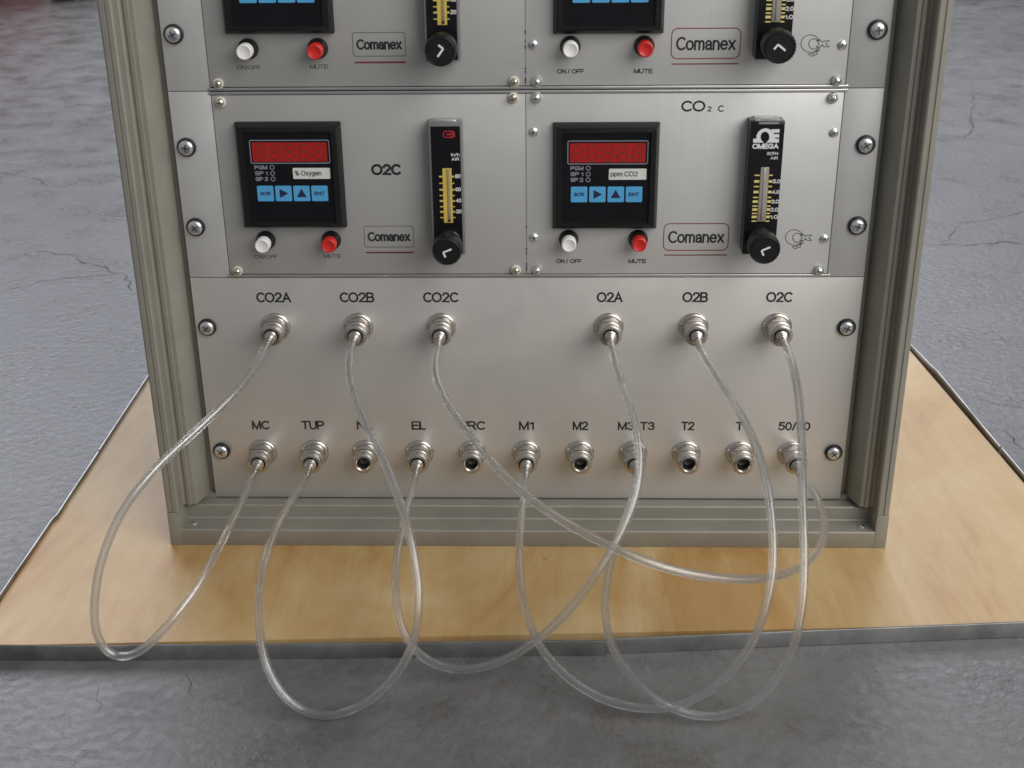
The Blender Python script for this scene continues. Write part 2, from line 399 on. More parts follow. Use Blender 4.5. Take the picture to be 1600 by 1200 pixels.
# plain sans letters as centre-line strokes (cap height 1); printed as ribbons of even width
GLYPH = {
 'C': [_el(.39, .5, .39, .5, 48, 312, 22)], 'O': [_el(.41, .5, .41, .5, 0, 360, 30)], '0': [_el(.28, .5, .28, .5, 0, 360, 24)],
 '2': [_el(.28, .725, .27, .275, 170, -35, 14)+[(0, 0), (.56, 0)]], 'A': [[(0, 0), (.35, 1), (.70, 0)], [(.12, .34), (.58, .34)]],
 'B': [[(0, 0), (0, 1)], [(0, 1)]+_el(.34, .76, .23, .24, 90, -90, 8)+[(0, .52)], [(.34, .52)]+_el(.37, .26, .25, .26, 90, -90, 8)+[(0, 0)]],
 'M': [[(0, 0), (0, 1)], [(0, 1), (.37, .02), (.74, 1)], [(.74, 1), (.74, 0)]], 'T': [[(0, 1), (.64, 1)], [(.32, 1), (.32, 0)]],
 'U': [[(0, 1)]+_el(.30, .30, .30, .30, 180, 360, 12)+[(.60, 1)]], 'P': [[(0, 0), (0, 1)], [(0, 1)]+_el(.36, .73, .25, .27, 90, -90, 10)+[(0, .46)]],
 'R': [[(0, 0), (0, 1)], [(0, 1)]+_el(.38, .74, .25, .26, 90, -90, 10)+[(0, .48)], [(.36, .48), (.64, 0)]],
 'N': [[(0, 0), (0, 1)], [(0, 1), (.60, 0)], [(.60, 0), (.60, 1)]], 'L': [[(0, 1), (0, 0), (.50, 0)]],
 'E': [[(.58, 1), (0, 1), (0, 0), (.60, 0)], [(0, .52), (.54, .52)]], 'F': [[(.55, 1), (0, 1), (0, 0)], [(0, .5), (.48, .5)]],
 'H': [[(0, 0), (0, 1)], [(.60, 0), (.60, 1)], [(0, .53), (.60, .53)]], 'I': [[(.05, 0), (.05, 1)]],
 'G': [_el(.40, .5, .40, .5, 48, 318, 22)+[(.74, .46), (.44, .46)]],
 'S': [[(.57, .78), (.5, .93), (.3, 1), (.1, .93), (.03, .76), (.12, .6), (.32, .52), (.53, .42), (.60, .25), (.52, .07), (.3, 0), (.09, .06), (0, .23)]],
 '1': [[(.02, .76), (.16, .84), (.26, 1), (.26, 0)]], '3': [_el(.27, .76, .25, .24, 165, -85, 12), _el(.27, .265, .28, .265, 85, -165, 14)],
 '4': [[(.43, 0), (.43, 1), (0, .28), (.60, .28)]], '5': [[(.52, 1), (.10, 1), (.04, .50)]+_el(.27, .33, .28, .33, 140, -155, 14)],
 '6': [_el(.28, .31, .28, .31, 0, 360, 18), [(0, .33), (.02, .65), (.12, .9), (.30, 1), (.48, .88)]],
 '8': [_el(.28, .76, .23, .24, 0, 360, 16), _el(.28, .26, .28, .26, 0, 360, 18)], '/': [[(0, -.02), (.30, 1.02)]], '.': [[(0, 0), (.03, 0)]],
 '%': [_el(.17, .77, .16, .22, 0, 360, 14), _el(.67, .23, .16, .22, 0, 360, 14), [(.60, 1), (.24, 0)]],
 'o': [_el(.27, .36, .27, .36, 0, 360, 22)], 'e': [[(.03, .38), (.50, .38)], _el(.27, .36, .26, .36, 3, 318, 20)],
 'n': [[(0, 0), (0, .72)], [(0, .42)]+_el(.23, .46, .22, .26, 165, 0, 9)+[(.45, 0)]],
 'm': [[(0, 0), (0, .72)], [(0, .44)]+_el(.19, .48, .18, .24, 165, 0, 8)+[(.37, 0)], [(.37, .44)]+_el(.56, .48, .18, .24, 165, 0, 8)+[(.74, 0)]],
 'a': [[(.03, .52)]+_el(.24, .52, .20, .20, 160, 0, 9)+[(.44, .08), (.48, 0)], [(.44, .43), (.20, .38), (.05, .29), (.02, .15), (.12, .02), (.28, .01), (.44, .17)]],
 'x': [[(0, 0), (.46, .72)], [(0, .72), (.46, 0)]], 'y': [[(0, .72), (.23, .02)], [(.46, .72), (.20, -.10), (.11, -.25), (0, -.25)]],
 'g': [_el(.24, .37, .24, .35, 0, 360, 20), [(.48, .72), (.48, -.06), (.40, -.22), (.22, -.27), (.04, -.20)]],
 'p': [[(0, .72), (0, -.27)], _el(.25, .36, .25, .36, 0, 360, 20)], 'l': [[(.03, 0), (.03, 1)]], 'h': [[(0, 0), (0, 1)], [(0, .44)]+_el(.23, .46, .22, .26, 165, 0, 9)+[(.45, 0)]],
}
def text(s, cx, cz, w, h, y, mat, parent, name='lettering', bold=0.0, gap=0.19):
    """letters fitted to width w and height h (mm) and centred on (cx, cz), printed at depth y"""
    strokes = []; x = 0.0
    for ch in s:
        if ch == ' ': x += 0.30; continue
        g = GLYPH[ch]; wd = max(p[0] for st in g for p in st)
        strokes += [[(p[0]+x, p[1]) for p in st] for st in g]; x += wd+gap
    allp = np.array([p for st in strokes for p in st]); lo = allp.min(0); hi = allp.max(0)
    sw = (0.172+bold*2.0)*h/max(hi[1]-lo[1], 0.5)
    kx = (w-sw)/max(hi[0]-lo[0], 1e-3); kz = (h-sw)/max(hi[1]-lo[1], 0.5)
    bd = B()
    for i, st in enumerate(strokes):
        closed = len(st) > 4 and abs(st[0][0]-st[-1][0]) < 1e-6 and abs(st[0][1]-st[-1][1]) < 1e-6
        pts = [(cx+(p[0]-(lo[0]+hi[0])/2)*kx, cz+(p[1]-(lo[1]+hi[1])/2)*kz) for p in (st[:-1] if closed else st)]
        if not closed:      # square the stroke ends
            for a, b_ in ((0, 1), (-1, -2)):
                d = np.array(pts[a])-np.array(pts[b_]); d = d/(np.linalg.norm(d)+1e-9)*sw*0.45
                pts[a] = (pts[a][0]+d[0], pts[a][1]+d[1])
        bd.ribbon(pts, sw, y-0.006*(i % 9), y+0.08, closed)
    return obj(name, bd, mat, parent, smooth=False)
def arc(cx, cz, r, a0, a1, n=20, rz=None):
    rz = rz or r
    return [(cx+r*math.cos(math.radians(a0+(a1-a0)*i/n)), cz+rz*math.sin(math.radians(a0+(a1-a0)*i/n))) for i in range(n+1)]
def round_rect(x0, x1, z0, z1, r, n=6):
    p = []
    for cx, cz, a in ((x1-r, z1-r, 0), (x0+r, z1-r, 90), (x0+r, z0+r, 180), (x1-r, z0+r, 270)):
        p += arc(cx, cz, r, a, a+90, n)
    return p

# ---------------------------------------------------------------- floor
bd = B()
nx = 24
bmesh.ops.create_grid(bd.bm, x_segments=nx, y_segments=nx, size=1.0)
for v in bd.bm.verts: v.co = Vector((v.co.x*9000, v.co.y*8000+3000, -36.0))
floor = obj('floor', bd, 'floor', smooth=False); floor['kind'] = 'structure'
def crack(pix, w):
    pts = []
    P = [on_z(u, v, -35.7)[:2] for u, v in pix]
    for a, c in zip(P, P[1:]):
        n = max(2, int(np.linalg.norm(c-a)/9))
        for i in range(n):
            q = a+(c-a)*i/n; pts.append((q[0]+random.uniform(-1, 1)*4.2, q[1]+random.uniform(-1, 1)*4.2))
    pts.append(tuple(P[-1]))
    bd = B(); L = []
    for i, p in enumerate(pts):
        a = np.array(pts[max(i-1, 0)]); c = np.array(pts[min(i+1, len(pts)-1)]); t = c-a; t /= np.linalg.norm(t)+1e-9
        nn = np.array([-t[1], t[0]])*w*random.uniform(0.2, 1.0)*(0.25 if i in (0, len(pts)-1) else 1)
        L.append((bd.bm.verts.new((p[0]+nn[0], p[1]+nn[1], -35.65)), bd.bm.verts.new((p[0]-nn[0], p[1]-nn[1], -35.65))))
    for a, c in zip(L, L[1:]): bd.bm.faces.new((a[0], c[0], c[1], a[1]))
    return obj('crack', bd, 'dark_gap', floor, smooth=False)
for pix, w in (([(0, 268), (25, 273), (45, 278), (60, 280), (74, 291)], 2.0), ([(1396, 384), (1425, 384), (1475, 381), (1510, 384), (1560, 378), (1600, 380)], 1.8),
               ([(1480, 376), (1500, 350), (1560, 340), (1600, 330)], 1.2),
               ([(60, 392), (110, 400), (150, 415), (195, 430), (205, 455)], 1.2), ([(0, 455), (60, 440), (120, 432), (190, 428)], 1.1),
               ([(1500, 620), (1540, 628), (1600, 640)], 0.9), ([(1565, 672), (1600, 702)], 0.9),
               ([(296, 1040), (304, 1093)], 0.5), ([(157, 1072), (144, 1122)], 0.5),
               ([(1520, 150), (1518, 205), (1505, 215)], 1.6), ([(1540, 188), (1600, 193)], 1.8)):
    crack(pix, w*0.6)

# ---------------------------------------------------------------- rack cabinet
ZB, YF = -28.0, -30.0
cab = thing('rack_cabinet', 'grey aluminium equipment rack frame with grooved corner posts standing on the plywood board', 'rack cabinet', (0, 180, ZB))
ZT = 640.0
def post(sgn):
    # cross-section (x outward distance from centre, y), walked round once
    prof = [(271.5, -28.5), (270.3, -29.8), (267.6, -30.0), (267.2, -29.2), (266.5, -29.2), (266.1, -30.0), (263.2, -30.0), (262.2, -29.2), (262.0, -17.8),
            (260.2, -16.8), (258.6, -17.2), (258.2, -18.4), (255.8, -18.6), (255.2, -17.0), (252.6, -17.0), (251.4, -15.6), (246.3, 0.8), (245.6, 6.0), (240.0, 6.0), (240.0, 40.0), (271.5, 40.0)]
    bd = B()
    z0, z1 = 0.6, ZT
    bd.extrude_profile([(a*sgn, c) for a, c in prof], [((0, 0, z0), (1, 0, 0), (0, 1, 0)), ((0, 0, z1), (1, 0, 0), (0, 1, 0))])
    return obj('post', bd, 'frame', cab)
post(-1); post(1)
# bottom rail: stepped section (y, z) along x, corner blocks at its ends
railprof = [(-29.6, ZB), (-30, ZB+0.6), (-30, -15.0), (-29.2, -14.2), (-12.6, -14.2), (-11.8, -13.4), (-11.8, -3.8), (-11.0, -2.9), (-2.2, -2.9), (-1.6, -3.6), (6, -3.6), (6, ZB+1.5), (0, ZB)]
bd = B(); bd.extrude_profile(railprof, [((-262.4, 0, 0), (0, 1, 0), (0, 0, 1)), ((262.4, 0, 0), (0, 1, 0), (0, 0, 1))])
br = obj('bottom_rail', bd, 'frame', cab)
for sg in (-1, 1):
    bd = B(); xs = sorted((sg*262.3, sg*271.6))
    bd.box(xs[0], xs[1], -30.1, 40, ZB+0.02, 0.2, 0.7)
    obj('corner_block', bd, 'frame', cab)
    bd = B(); xs = sorted((sg*240.5, sg*262.2)); bd.box(xs[0], xs[1], 0.5, 40, -3.4, 0.4)
    obj('corner_web', bd, 'frame', cab)
    bd = B(); bd.lathe([(2.6, 0), (2.5, 0.9), (1.7, 1.5), (0.4, 1.7)], seg=16)
    for v in bd.bm.verts: v.co = Vector((v.co.x, v.co.z, v.co.y))
    obj('rail_screw', bd, 'chrome', br, at=(sg*254.5, -21, -14.3))
    bd = B(); xs = sorted((sg*268.5, sg*271.0)); bd.box(xs[0], xs[1], 40.3, 390, ZB+0.1, ZT)
    obj('side_panel', bd, 'frame', cab)
bd = B(); bd.box(-268, 268, 388, 390, ZB+0.5, ZT); obj('rear_panel', bd, 'frame', cab)
bd = B(); bd.box(-268, 268, 41, 387, ZB+0.3, ZB+3); obj('floor_plate', bd, 'frame', cab)
bd = B(); bd.box(-271.5, 271.5, -30, 390, ZT+0.3, ZT+18, 2); obj('top_cover', bd, 'frame', cab)
bd = B(); bd.box(-239.5, 239.5, 36, 38, ZB+4, ZT-2); obj('inner_screen', bd, 'dark_gap', cab)

# ---------------------------------------------------------------- screws (shared parts)
def cross(bd, r, w, y0, y1, rot):
    c, s = math.cos(rot), math.sin(rot)
    for a, b_ in ((r, w), (w, r)):
        pts = [(-a, -b_), (a, -b_), (a, b_), (-a, b_)]
        bd.prism([(x*c-z*s, x*s+z*c) for x, z in pts], y0, y1)
_proto = {}
def panel_screw(x, z, parent):
    """big pan-head cross screw on a black plastic washer"""
    if 'big' not in _proto:
        bd = B(); bd.lathe([(6.6, 0), (6.6, -1.6), (6.1, -2.4), (5.2, -2.7), (4.4, -2.2)], cap1=True)
        w = obj('washer', bd, 'washer', parent, at=(x, 0, z))
        w.name = 'fixing_screw'
        bd = B(); bd.lathe([(5.2, -1.5), (5.2, -3.0), (4.9, -3.8), (4.2, -4.35), (2.8, -4.75), (0.7, -4.9)])
        h = obj('screw_head', bd, 'chrome', w, at=(x, 0, z)); h.location = (0, 0, 0)
        bd = B(); cross(bd, 2.6, 0.6, -5.0, -4.3, 0.6); s = obj('cross_slot', bd, 'chrome_dark', w, smooth=False, at=(x, 0, z)); s.location = (0, 0, 0)
        _proto['big'] = w
        return w
    o = share(_proto['big'], (x, 0, z), parent); o.rotation_euler = (0, random.uniform(-1.5, 1.5), 0); return o
def small_screw(x, z, parent, kind='steel', y=0.0):
    if kind not in _proto:
        bd = B()
        if kind == 'flat':
            bd.lathe([(3.1, 0), (3.0, -0.9), (2.3, -1.5), (1.2, -1.8), (0.3, -1.85)], seg=18); o = obj('face_screw', bd, 'chrome', parent, at=(x, y, z))
            bd = B(); cross(bd, 1.3, 0.3, -1.95, -1.4, 0.5); k = obj('cross_slot', bd, 'chrome_dark', o, smooth=False, at=(x, y, z)); k.location = (0, 0, 0)
        else:
            bd = B(); bd.lathe([(3.7, 0), (3.7, -1.2), (3.3, -1.7), (2.6, -1.8)], seg=20)
            o = obj('face_screw', bd, 'washer_white' if kind == 'brass' else 'rail', parent, at=(x, y, z))
            bd = B(); bd.lathe([(2.7, -1.2), (2.7, -3.0), (2.3, -3.7), (1.3, -4.3), (0.3, -4.45)], seg=20)
            k = obj('screw_head', bd, 'brass_screw' if kind == 'brass' else 'chrome', o, at=(x, y, z)); k.location = (0, 0, 0)
            bd = B(); bd.prism([(-2.0, -0.3), (2.0, -0.3), (2.0, 0.3), (-2.0, 0.3)], -4.5, -3.9)
            k = obj('slot', bd, 'chrome_dark', o, smooth=False, at=(x, y, z)); k.location = (0, 0, 0)
        _proto[kind] = o; return o
    o = share(_proto[kind], (x, y, z), parent); o.rotation_euler = (0, random.uniform(-1.5, 1.5), 0); return o

# ---------------------------------------------------------------- sub-racks (the two card frames)
def subrack(zb, label):
    t = thing('card_frame', label, 'card frame', (0, 0, zb), 'card frames that hold the gas analysers')
    for x0, x1 in ((-241.3, -212.4), (215.4, 241.3)):
        bd = B(); bd.box(x0, x1, 0.0, 2.5, zb+0.25, zb+133.1, 0.3); f = obj('flange', bd, 'flange', t)
    for z in (38.1, 95.25):
        for sx in (-1, 1): panel_screw(sx*232.55, zb+z, t)
    for z0, z1 in ((zb+0.35, zb+2.3), (zb+131.0, zb+133.0)):
        bd = B(); bd.box(-213.6, 217.2, -0.7, 20, z0, z1, 0.35); obj('rail', bd, 'rail', t)
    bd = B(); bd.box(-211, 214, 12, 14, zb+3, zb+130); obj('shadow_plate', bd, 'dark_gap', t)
    return t
sub_mid = subrack(177.8, 'lower silver card frame with screwed side flanges directly above the hose coupling panel')
sub_top = subrack(311.15, 'upper silver card frame with screwed side flanges, cut off at the top')

# ---------------------------------------------------------------- analyser modules
def face_text(s, u, v, wpx, hpx, y, mat, parent, bold=0.0, name='lettering'):
    c = on_y(u, v, y); l = on_y(u-wpx/2, v, y); r = on_y(u+wpx/2, v, y); a = on_y(u, v-hpx/2, y); b_ = on_y(u, v+hpx/2, y)
    return text(s, c[0], c[2], r[0]-l[0], a[2]-b_[2], y, mat, parent, name, bold)

def meter(parent, cx, cz, unit):
    """panel meter: chamfered black bezel, recessed membrane with red window, lamps, label and four keys"""
    W, H, D = 36.3, 37.2, 9.0
    bd = B()
    def loop(w, h, y): return [bd.bm.verts.new((cx+a*w, y, cz+c*h)) for a, c in ((-1, -1), (1, -1), (1, 1), (-1, 1))]
    rings = [loop(W, H, 0), loop(W, H, -3.2), loop(W-2.6, H-2.6, -D), loop(W-6.2, H-5.6, -D), loop(W-6.8, H-6.2, -D+2.2)]
    for a, c in zip(rings, rings[1:]):
        for i in range(4): bd.bm.faces.new((a[i], a[(i+1) % 4], c[(i+1) % 4], c[i]))
    es = [e for e in bd.bm.edges if not e.is_boundary]
    bmesh.ops.bevel(bd.bm, geom=es, offset=0.35, segments=2, affect='EDGES')
    mt = obj('panel_meter', bd, 'black_plastic', parent)
    yf = -D+2.0
    bd = B(); bd.box(cx-W+6.5, cx+W-6.5, yf, yf+1.2, cz-H+6, cz+H-6); obj('membrane', bd, 'black_face', mt, smooth=False)
    fx = lambda p: cx+(p-500)*0.1080
    fz = lambda p: cz+(478-p)*0.1085+0.4
    y1 = yf-0.15
    bd = B(); bd.ribbon(round_rect(fx(259), fx(762), fz(390), fz(244), 1.0), 0.55, y1, yf, True); obj('window_border', bd, 'grey_print', mt, smooth=False)
    bd = B(); bd.box(fx(272), fx(748), y1, yf, fz(380), fz(258)); obj('display_window', bd, 'red_window', mt, smooth=False)
    for i in range(5):       # unlit seven-segment digits
        bd = B(); dx = fx(322+i*94); zt, zm, zl = fz(272), fz(318), fz(366); hw = 3.0; sl = 0.35; th = 1.25
        for (xa, za, xb, zb_) in ((-hw, zt, hw, zt), (-hw, zm, hw, zm), (-hw, zl, hw, zl), (-hw, zt, -hw, zm), (hw, zt, hw, zm), (-hw, zm, -hw, zl), (hw, zm, hw, zl)):
            k = 0.9
            s0 = sl*(za-zm)/5; s1 = sl*(zb_-zm)/5
            if za == zb_: bd.ribbon([(dx+xa+k+s0, za), (dx+xb-k+s1, zb_)], th, y1-0.12, y1)
            else: bd.ribbon([(dx+xa+s0, za-k*(1 if za > zb_ else -1)), (dx+xb+s1, zb_+k*(1 if za > zb_ else -1))], th, y1-0.12, y1)
        obj('digit', bd, 'red_digit', mt, smooth=False)
    for row, s in ((417, 'PGM'), (455, 'SP 1'), (492, 'SP 2')):
        text(s, fx(317), fz(row), 8.8, 2.8, y1, 'grey_print', mt, 'lettering', 0.012)
        bd = B(); bd.ribbon(arc(fx(389), fz(row), 1.4, 0, 360, 18)[:-1], 0.45, y1, yf, True); obj('status_lamp', bd, 'grey_print', mt, smooth=False)
    bd = B(); bd.prism(round_rect(fx(520), fx(758), fz(492), fz(421), 0.7, 3), y1, yf); lb = obj('unit_label', bd, 'white_label', mt, smooth=False)
    text(unit, fx(617), fz(458), 18.6, 4.3, y1-0.1, 'thin_ink', mt, 'lettering')
    for i, x in enumerate((280, 397, 514, 630)):
        bd = B(); bd.prism(round_rect(fx(x), fx(x+105), fz(637), fz(536), 0.8, 3), y1-0.25, yf); obj('key', bd, 'blue_key', mt, smooth=False)
        kx, kz = fx(x+52), fz(586); yk = y1-0.4
        if i in (0, 3): text(('SCR', '', '', 'ENT')[i], kx, kz, 7.2, 2.5, yk, 'navy_ink', mt, 'lettering', 0.01)
        else:
            tri = [(kx-2.6, kz-3.2), (kx+3.2, kz), (kx-2.6, kz+3.2)] if i == 1 else [(kx-3.4, kz-2.6), (kx+3.4, kz-2.6), (kx, kz+3.2)]
            bd = B(); bd.prism(tri, yk, yk+0.2); obj('arrow', bd, 'navy_ink', mt, smooth=False)
    return mt

def push_button(parent, x, z, mat):
    bd = B(); bd.lathe([(6.9, 0), (6.9, -1.0), (6.4, -2.0), (6.1, -7.2), (5.7, -7.8), (5.5, -7.4)], cx=x, cz=z)
    k = obj('push_button', bd, 'black_plastic', parent)
    bd = B(); bd.lathe([(5.25, -7.0), (5.25, -13.6), (4.9, -14.5), (4.3, -14.8), (3.9, -14.5), (0.2, -14.35)], cx=x, cz=z)
    obj('cap', bd, mat, k); return k

def flowmeter(parent, side, du, dv, cx, zb, cut=None):
    """acrylic flow gauge: block, printed scale plate, tube, knob"""
    yf = -14.0; W = 11.4; zt = zb+93.0
    bd = B(); bd.box(cx-W, cx+W, yf+0.35, 0, zb, zt, 0.6)
    fm = obj('flow_gauge', bd, 'acrylic' if side == 'L' else 'black_gloss', parent)
    ptop = zt-2.6 if side == 'L' else zt-2.2
    if side == 'R':
        bd = B(); bd.box(cx-8.2, cx+8.2, yf+0.6, -0.5, zt+0.02, zt+0.9, 0.2); obj('clear_top', bd, 'acrylic', fm)
        bd = B(); bd.box(cx-6, cx+7, yf+0.05, yf+0.34, zt-2.0, zt-0.4); obj('clear_edge', bd, 'chrome', fm)
    else:
        bd = B(); bd.box(cx-6, cx+7, -9, -5, zt-1.2, zt+0.5, 0.4); obj('top_plug', bd, 'chrome', fm)
    bd = B(); bd.box(cx-W+(1.5 if side == 'L' else 0.35), cx+W-(1.5 if side == 'L' else 0.35), yf, -1.0 if side == 'L' else yf+0.3, zb+1.0, ptop)
    obj('scale_plate', bd, 'black_face' if side == 'L' else 'black_gloss', fm, smooth=False)
    y = yf-0.15
    X = lambda u: on_y(u, 300, y)[0]
    oz = zb-199.3          # the module's own base against the lower row, where the marks were measured
    def at(u, v): q = on_y(u, v, y); return (q[0], q[2]+oz)
    if side == 'L':
        tx0, tz1 = cx-2.9, at(698, 263)[1]; tz0 = at(701, 348)[1]
        bd = B(); bd.box(cx-2.7, cx+3.5, y, yf, tz0, tz1); obj('flow_tube', bd, 'yellow', fm, smooth=False)
        bd = B(); bd.box(cx+0.2, cx+2.2, y-0.5, y, tz0+0.8, tz1-0.8, 0.2); obj('bore', bd, 'tube_bore', fm)
        bd = B(); bd.lathe([(0.9, y-0.9), (0.5, y-1.1)], cx=cx+1.1, cz=tz0+1.8, seg=12, cap0=True); obj('float', bd, 'black_gloss', fm)
        for v, big, lab in ((276, 1, '80'), (286.5, 0, ''), (296.5, 1, '60'), (305.5, 0, ''), (314, 1, '40'), (323, 0, ''), (331, 1, '20'), (340, 0, '')):
            z = at(700, v)[1]
            for xa, xb in ((cx-5.2, cx-2.72), (cx+3.52, cx+5.2)):
                bd = B(); hh = 0.62 if big else 0.35; bd.box(xa, xb, y, yf, z-hh, z+hh); obj('tick', bd, 'yellow', fm, smooth=False)
            if lab: text(lab, cx+7.7, z+0.3, 3.9, 2.7, y, 'white_print', fm, 'lettering', 0.01)
        z = at(711, 242)[1]; text('ln/h', cx+6.4, z+0.1, 5.6, 2.3, y, 'white_print', fm); z = at(711, 248)[1]; text('AIR', cx+6.3, z-0.3, 5.2, 2.1, y, 'white_print', fm)
        # red emblem: a bracketed B
        ex, ez = cx+2.2, at(700, 210)[1]
        bd = B(); bd.ribbon([(ex+1.0, ez+2.0), (ex-2.6, ez+2.0), (ex-3.5, ez+1.1), (ex-3.5, ez-1.1), (ex-2.6, ez-2.0), (ex+1.0, ez-2.0)], 0.55, y, yf)
        bd.ribbon([(ex+0.4, ez+2.0), (ex+3.2, ez+1.7), (ex+3.9, ez+1.0), (ex+3.2, ez+0.2), (ex+0.6, ez)], 0.95, y-0.02, yf)
        bd.ribbon([(ex-1.6, ez), (ex+2.8, ez-0.1), (ex+4.0, ez-0.9), (ex+3.2, ez-1.8), (ex+0.4, ez-2.0)], 0.95, y-0.04, yf)
        obj('emblem', bd, 'red_print', fm, smooth=False)
    else:
        tz1 = at(1194, 261)[1]; tz0 = at(1188, 346)[1]
        bd = B(); bd.box(cx-2.8, cx+3.0, y-0.6, yf, tz0, tz1, 0.5); obj('flow_tube', bd, 'tube_bore_grey', fm)
        bd = B(); bd.box(cx-0.7, cx+0.6, y-0.9, y-0.5, tz0+1, tz1-0.6, 0.3); obj('bore', bd, 'rail', fm)
        big = {283.5: '5.0', 300: '4.0', 315: '3.0', 327.5: '2.0', 339: '1.0'}
        for v in (274, 283.5, 291.5, 300, 308.5, 315, 322, 327.5, 333.5, 339, 345.5):
            z = at(1190, v)[1]; hh = 0.85 if v in big else 0.42
            for xa, xb in ((cx-6.6, cx-3.0), (cx+3.2, cx+5.7)):
                bd = B(); bd.box(xa, xb, y, yf, z-hh, z+hh); obj('tick', bd, 'yellow_pale', fm, smooth=False)
            if v in big: text(big[v], cx+8.5, z, 5.2, 2.7, y, 'white_print', fm, 'lettering', 0.012)
        def L(px, py):      # emblem pixels of the enlarged photograph, recentred on this gauge
            q = at(1150+px/16.0, 170+py/16.0); c0 = at(1197, 212); return (cx-0.7+(q[0]-c0[0]), q[1])
        ring_o = [L(740+235*math.cos(math.radians(a)), 730-240*math.sin(math.radians(a))) for a in range(195, -16, -10)]
        ring_i = [L(722+112*math.cos(math.radians(a)), 705-135*math.sin(math.radians(a))) for a in range(-85, 266, 10)]
        bd = B(); n = len(ring_i)
        out_pts = [L(740+235*math.cos(math.radians(a)), 730-240*math.sin(math.radians(a))) for a in (-15, 0, 15, 30, 45, 60, 75, 90, 105, 120, 135, 150, 165, 180, 195)]
        in_pts = [L(722+112*math.cos(math.radians(-70+320*i/14)), 705-135*math.sin(math.radians(-70+320*i/14))) for i in range(15)]
        for i in range(14):
            a, c, d, e = out_pts[i], out_pts[i+1], in_pts[i+1], in_pts[i]
            bd.prism([a, c, d, e], y, yf)
        bd.prism([L(425, 845), L(428, 750), L(515, 745), L(525, 795), L(625, 790), L(690, 845)], y-0.03, yf)
        bd.prism([L(745, 845), L(835, 790), L(940, 750), L(1075, 750), L(1065, 845)], y-0.03, yf)
        bd.prism([L(870, 515), L(1090, 510), L(1082, 595), L(930, 598)], y-0.05, yf)
        bd.prism([L(945, 635), L(1080, 632), L(1076, 715), L(940, 718)], y-0.05, yf)
        obj('emblem', bd, 'white_print', fm, smooth=False)
        q = L(735, 935); text('OMEGA', q[0], q[1], 17.6, 3.6, y, 'white_print', fm, 'lettering', 0.03)
        q = L(910, 1120); text('SCFH', q[0], q[1], 7.4, 2.1, y, 'white_print', fm); q = L(950, 1225); text('AIR', q[0], q[1]-0.2, 5.0, 1.9, y, 'white_print', fm)
    return fm

def knob(parent, fm, x, z, yf, yfront, r, ang):
    bd = B(); bd.lathe([(8.2, yf), (8.2, yf-5), (7.2, yf-6), (7.0, yfront+13)], cx=x, cz=z, cap1=False)
    obj('valve_body', bd, 'black_gloss', fm)
    bd = B()
    seg = 60; prof = [(r-0.9, yfront+15), (r, yfront+14), (r, yfront+2.2), (r-0.9, yfront+0.5), (r-1.6, yfront), (r-2.0, yfront+0.5), (0.3, yfront+0.5)]
    rings = []
    for k, (rr, y) in enumerate(prof):
        rings.append([bd.bm.verts.new((x+(rr-(0.45 if i % 2 and k in (1, 2) else 0))*math.cos(2*math.pi*i/seg), y, z+(rr-(0.45 if i % 2 and k in (1, 2) else 0))*math.sin(2*math.pi*i/seg))) for i in range(seg)])
    for a, c in zip(rings, rings[1:]):
        for i in range(seg): bd.bm.faces.new((a[i], a[(i+1) % seg], c[(i+1) % seg], c[i]))
    bd.bm.faces.new(rings[0]); bd.bm.faces.new(rings[-1])
    obj('knob', bd, 'black_plastic', fm)
    # white tick-shaped pointer
    c, s = math.cos(ang), math.sin(ang)
    pts = [(-1.6, -3.2), (-1.6, 0.6), (4.6, 0.6)]
    pts = [(x+(a+(-0.8))*c-b_*s, z+(a-0.8)*s+b_*c) for a, b_ in pts]
    bd = B(); y = yfront+0.35
    bd.ribbon(pts[:2], 1.25, y, y+0.2); bd.ribbon(pts[1:], 1.25, y-0.02, y+0.2)
    obj('pointer', bd, 'white_print', fm, smooth=False)

def badge(parent, side, x0, x1, z0, z1, zl, tilt=0.0):
    y = -0.12
    cx, cz = (x0+x1)/2, (z0+z1)/2
    rr = 1.6 if side == 'L' else 4.0
    bd = B(); bd.ribbon(round_rect(x0, x1, z0, z1, rr), 0.42 if side == 'L' else 0.65, y, 0.1, True)
    o = obj('badge_border', bd, 'thin_ink' if side == 'L' else 'brown_ink', parent, smooth=False)
    text('Comanex', cx, cz, (x1-x0)*0.865, (z1-z0)*0.45, y, 'ink', parent, 'lettering', 0.006 if side == 'L' else -0.012)
    bd = B(); bd.box(x0+0.6, x1-0.3, y, 0.1, zl-(0.6 if side == 'L' else 0.4), zl+(0.6 if side == 'L' else 0.4)); obj('badge_line', bd, 'maroon' if side == 'L' else 'brown_ink', parent, smooth=False)

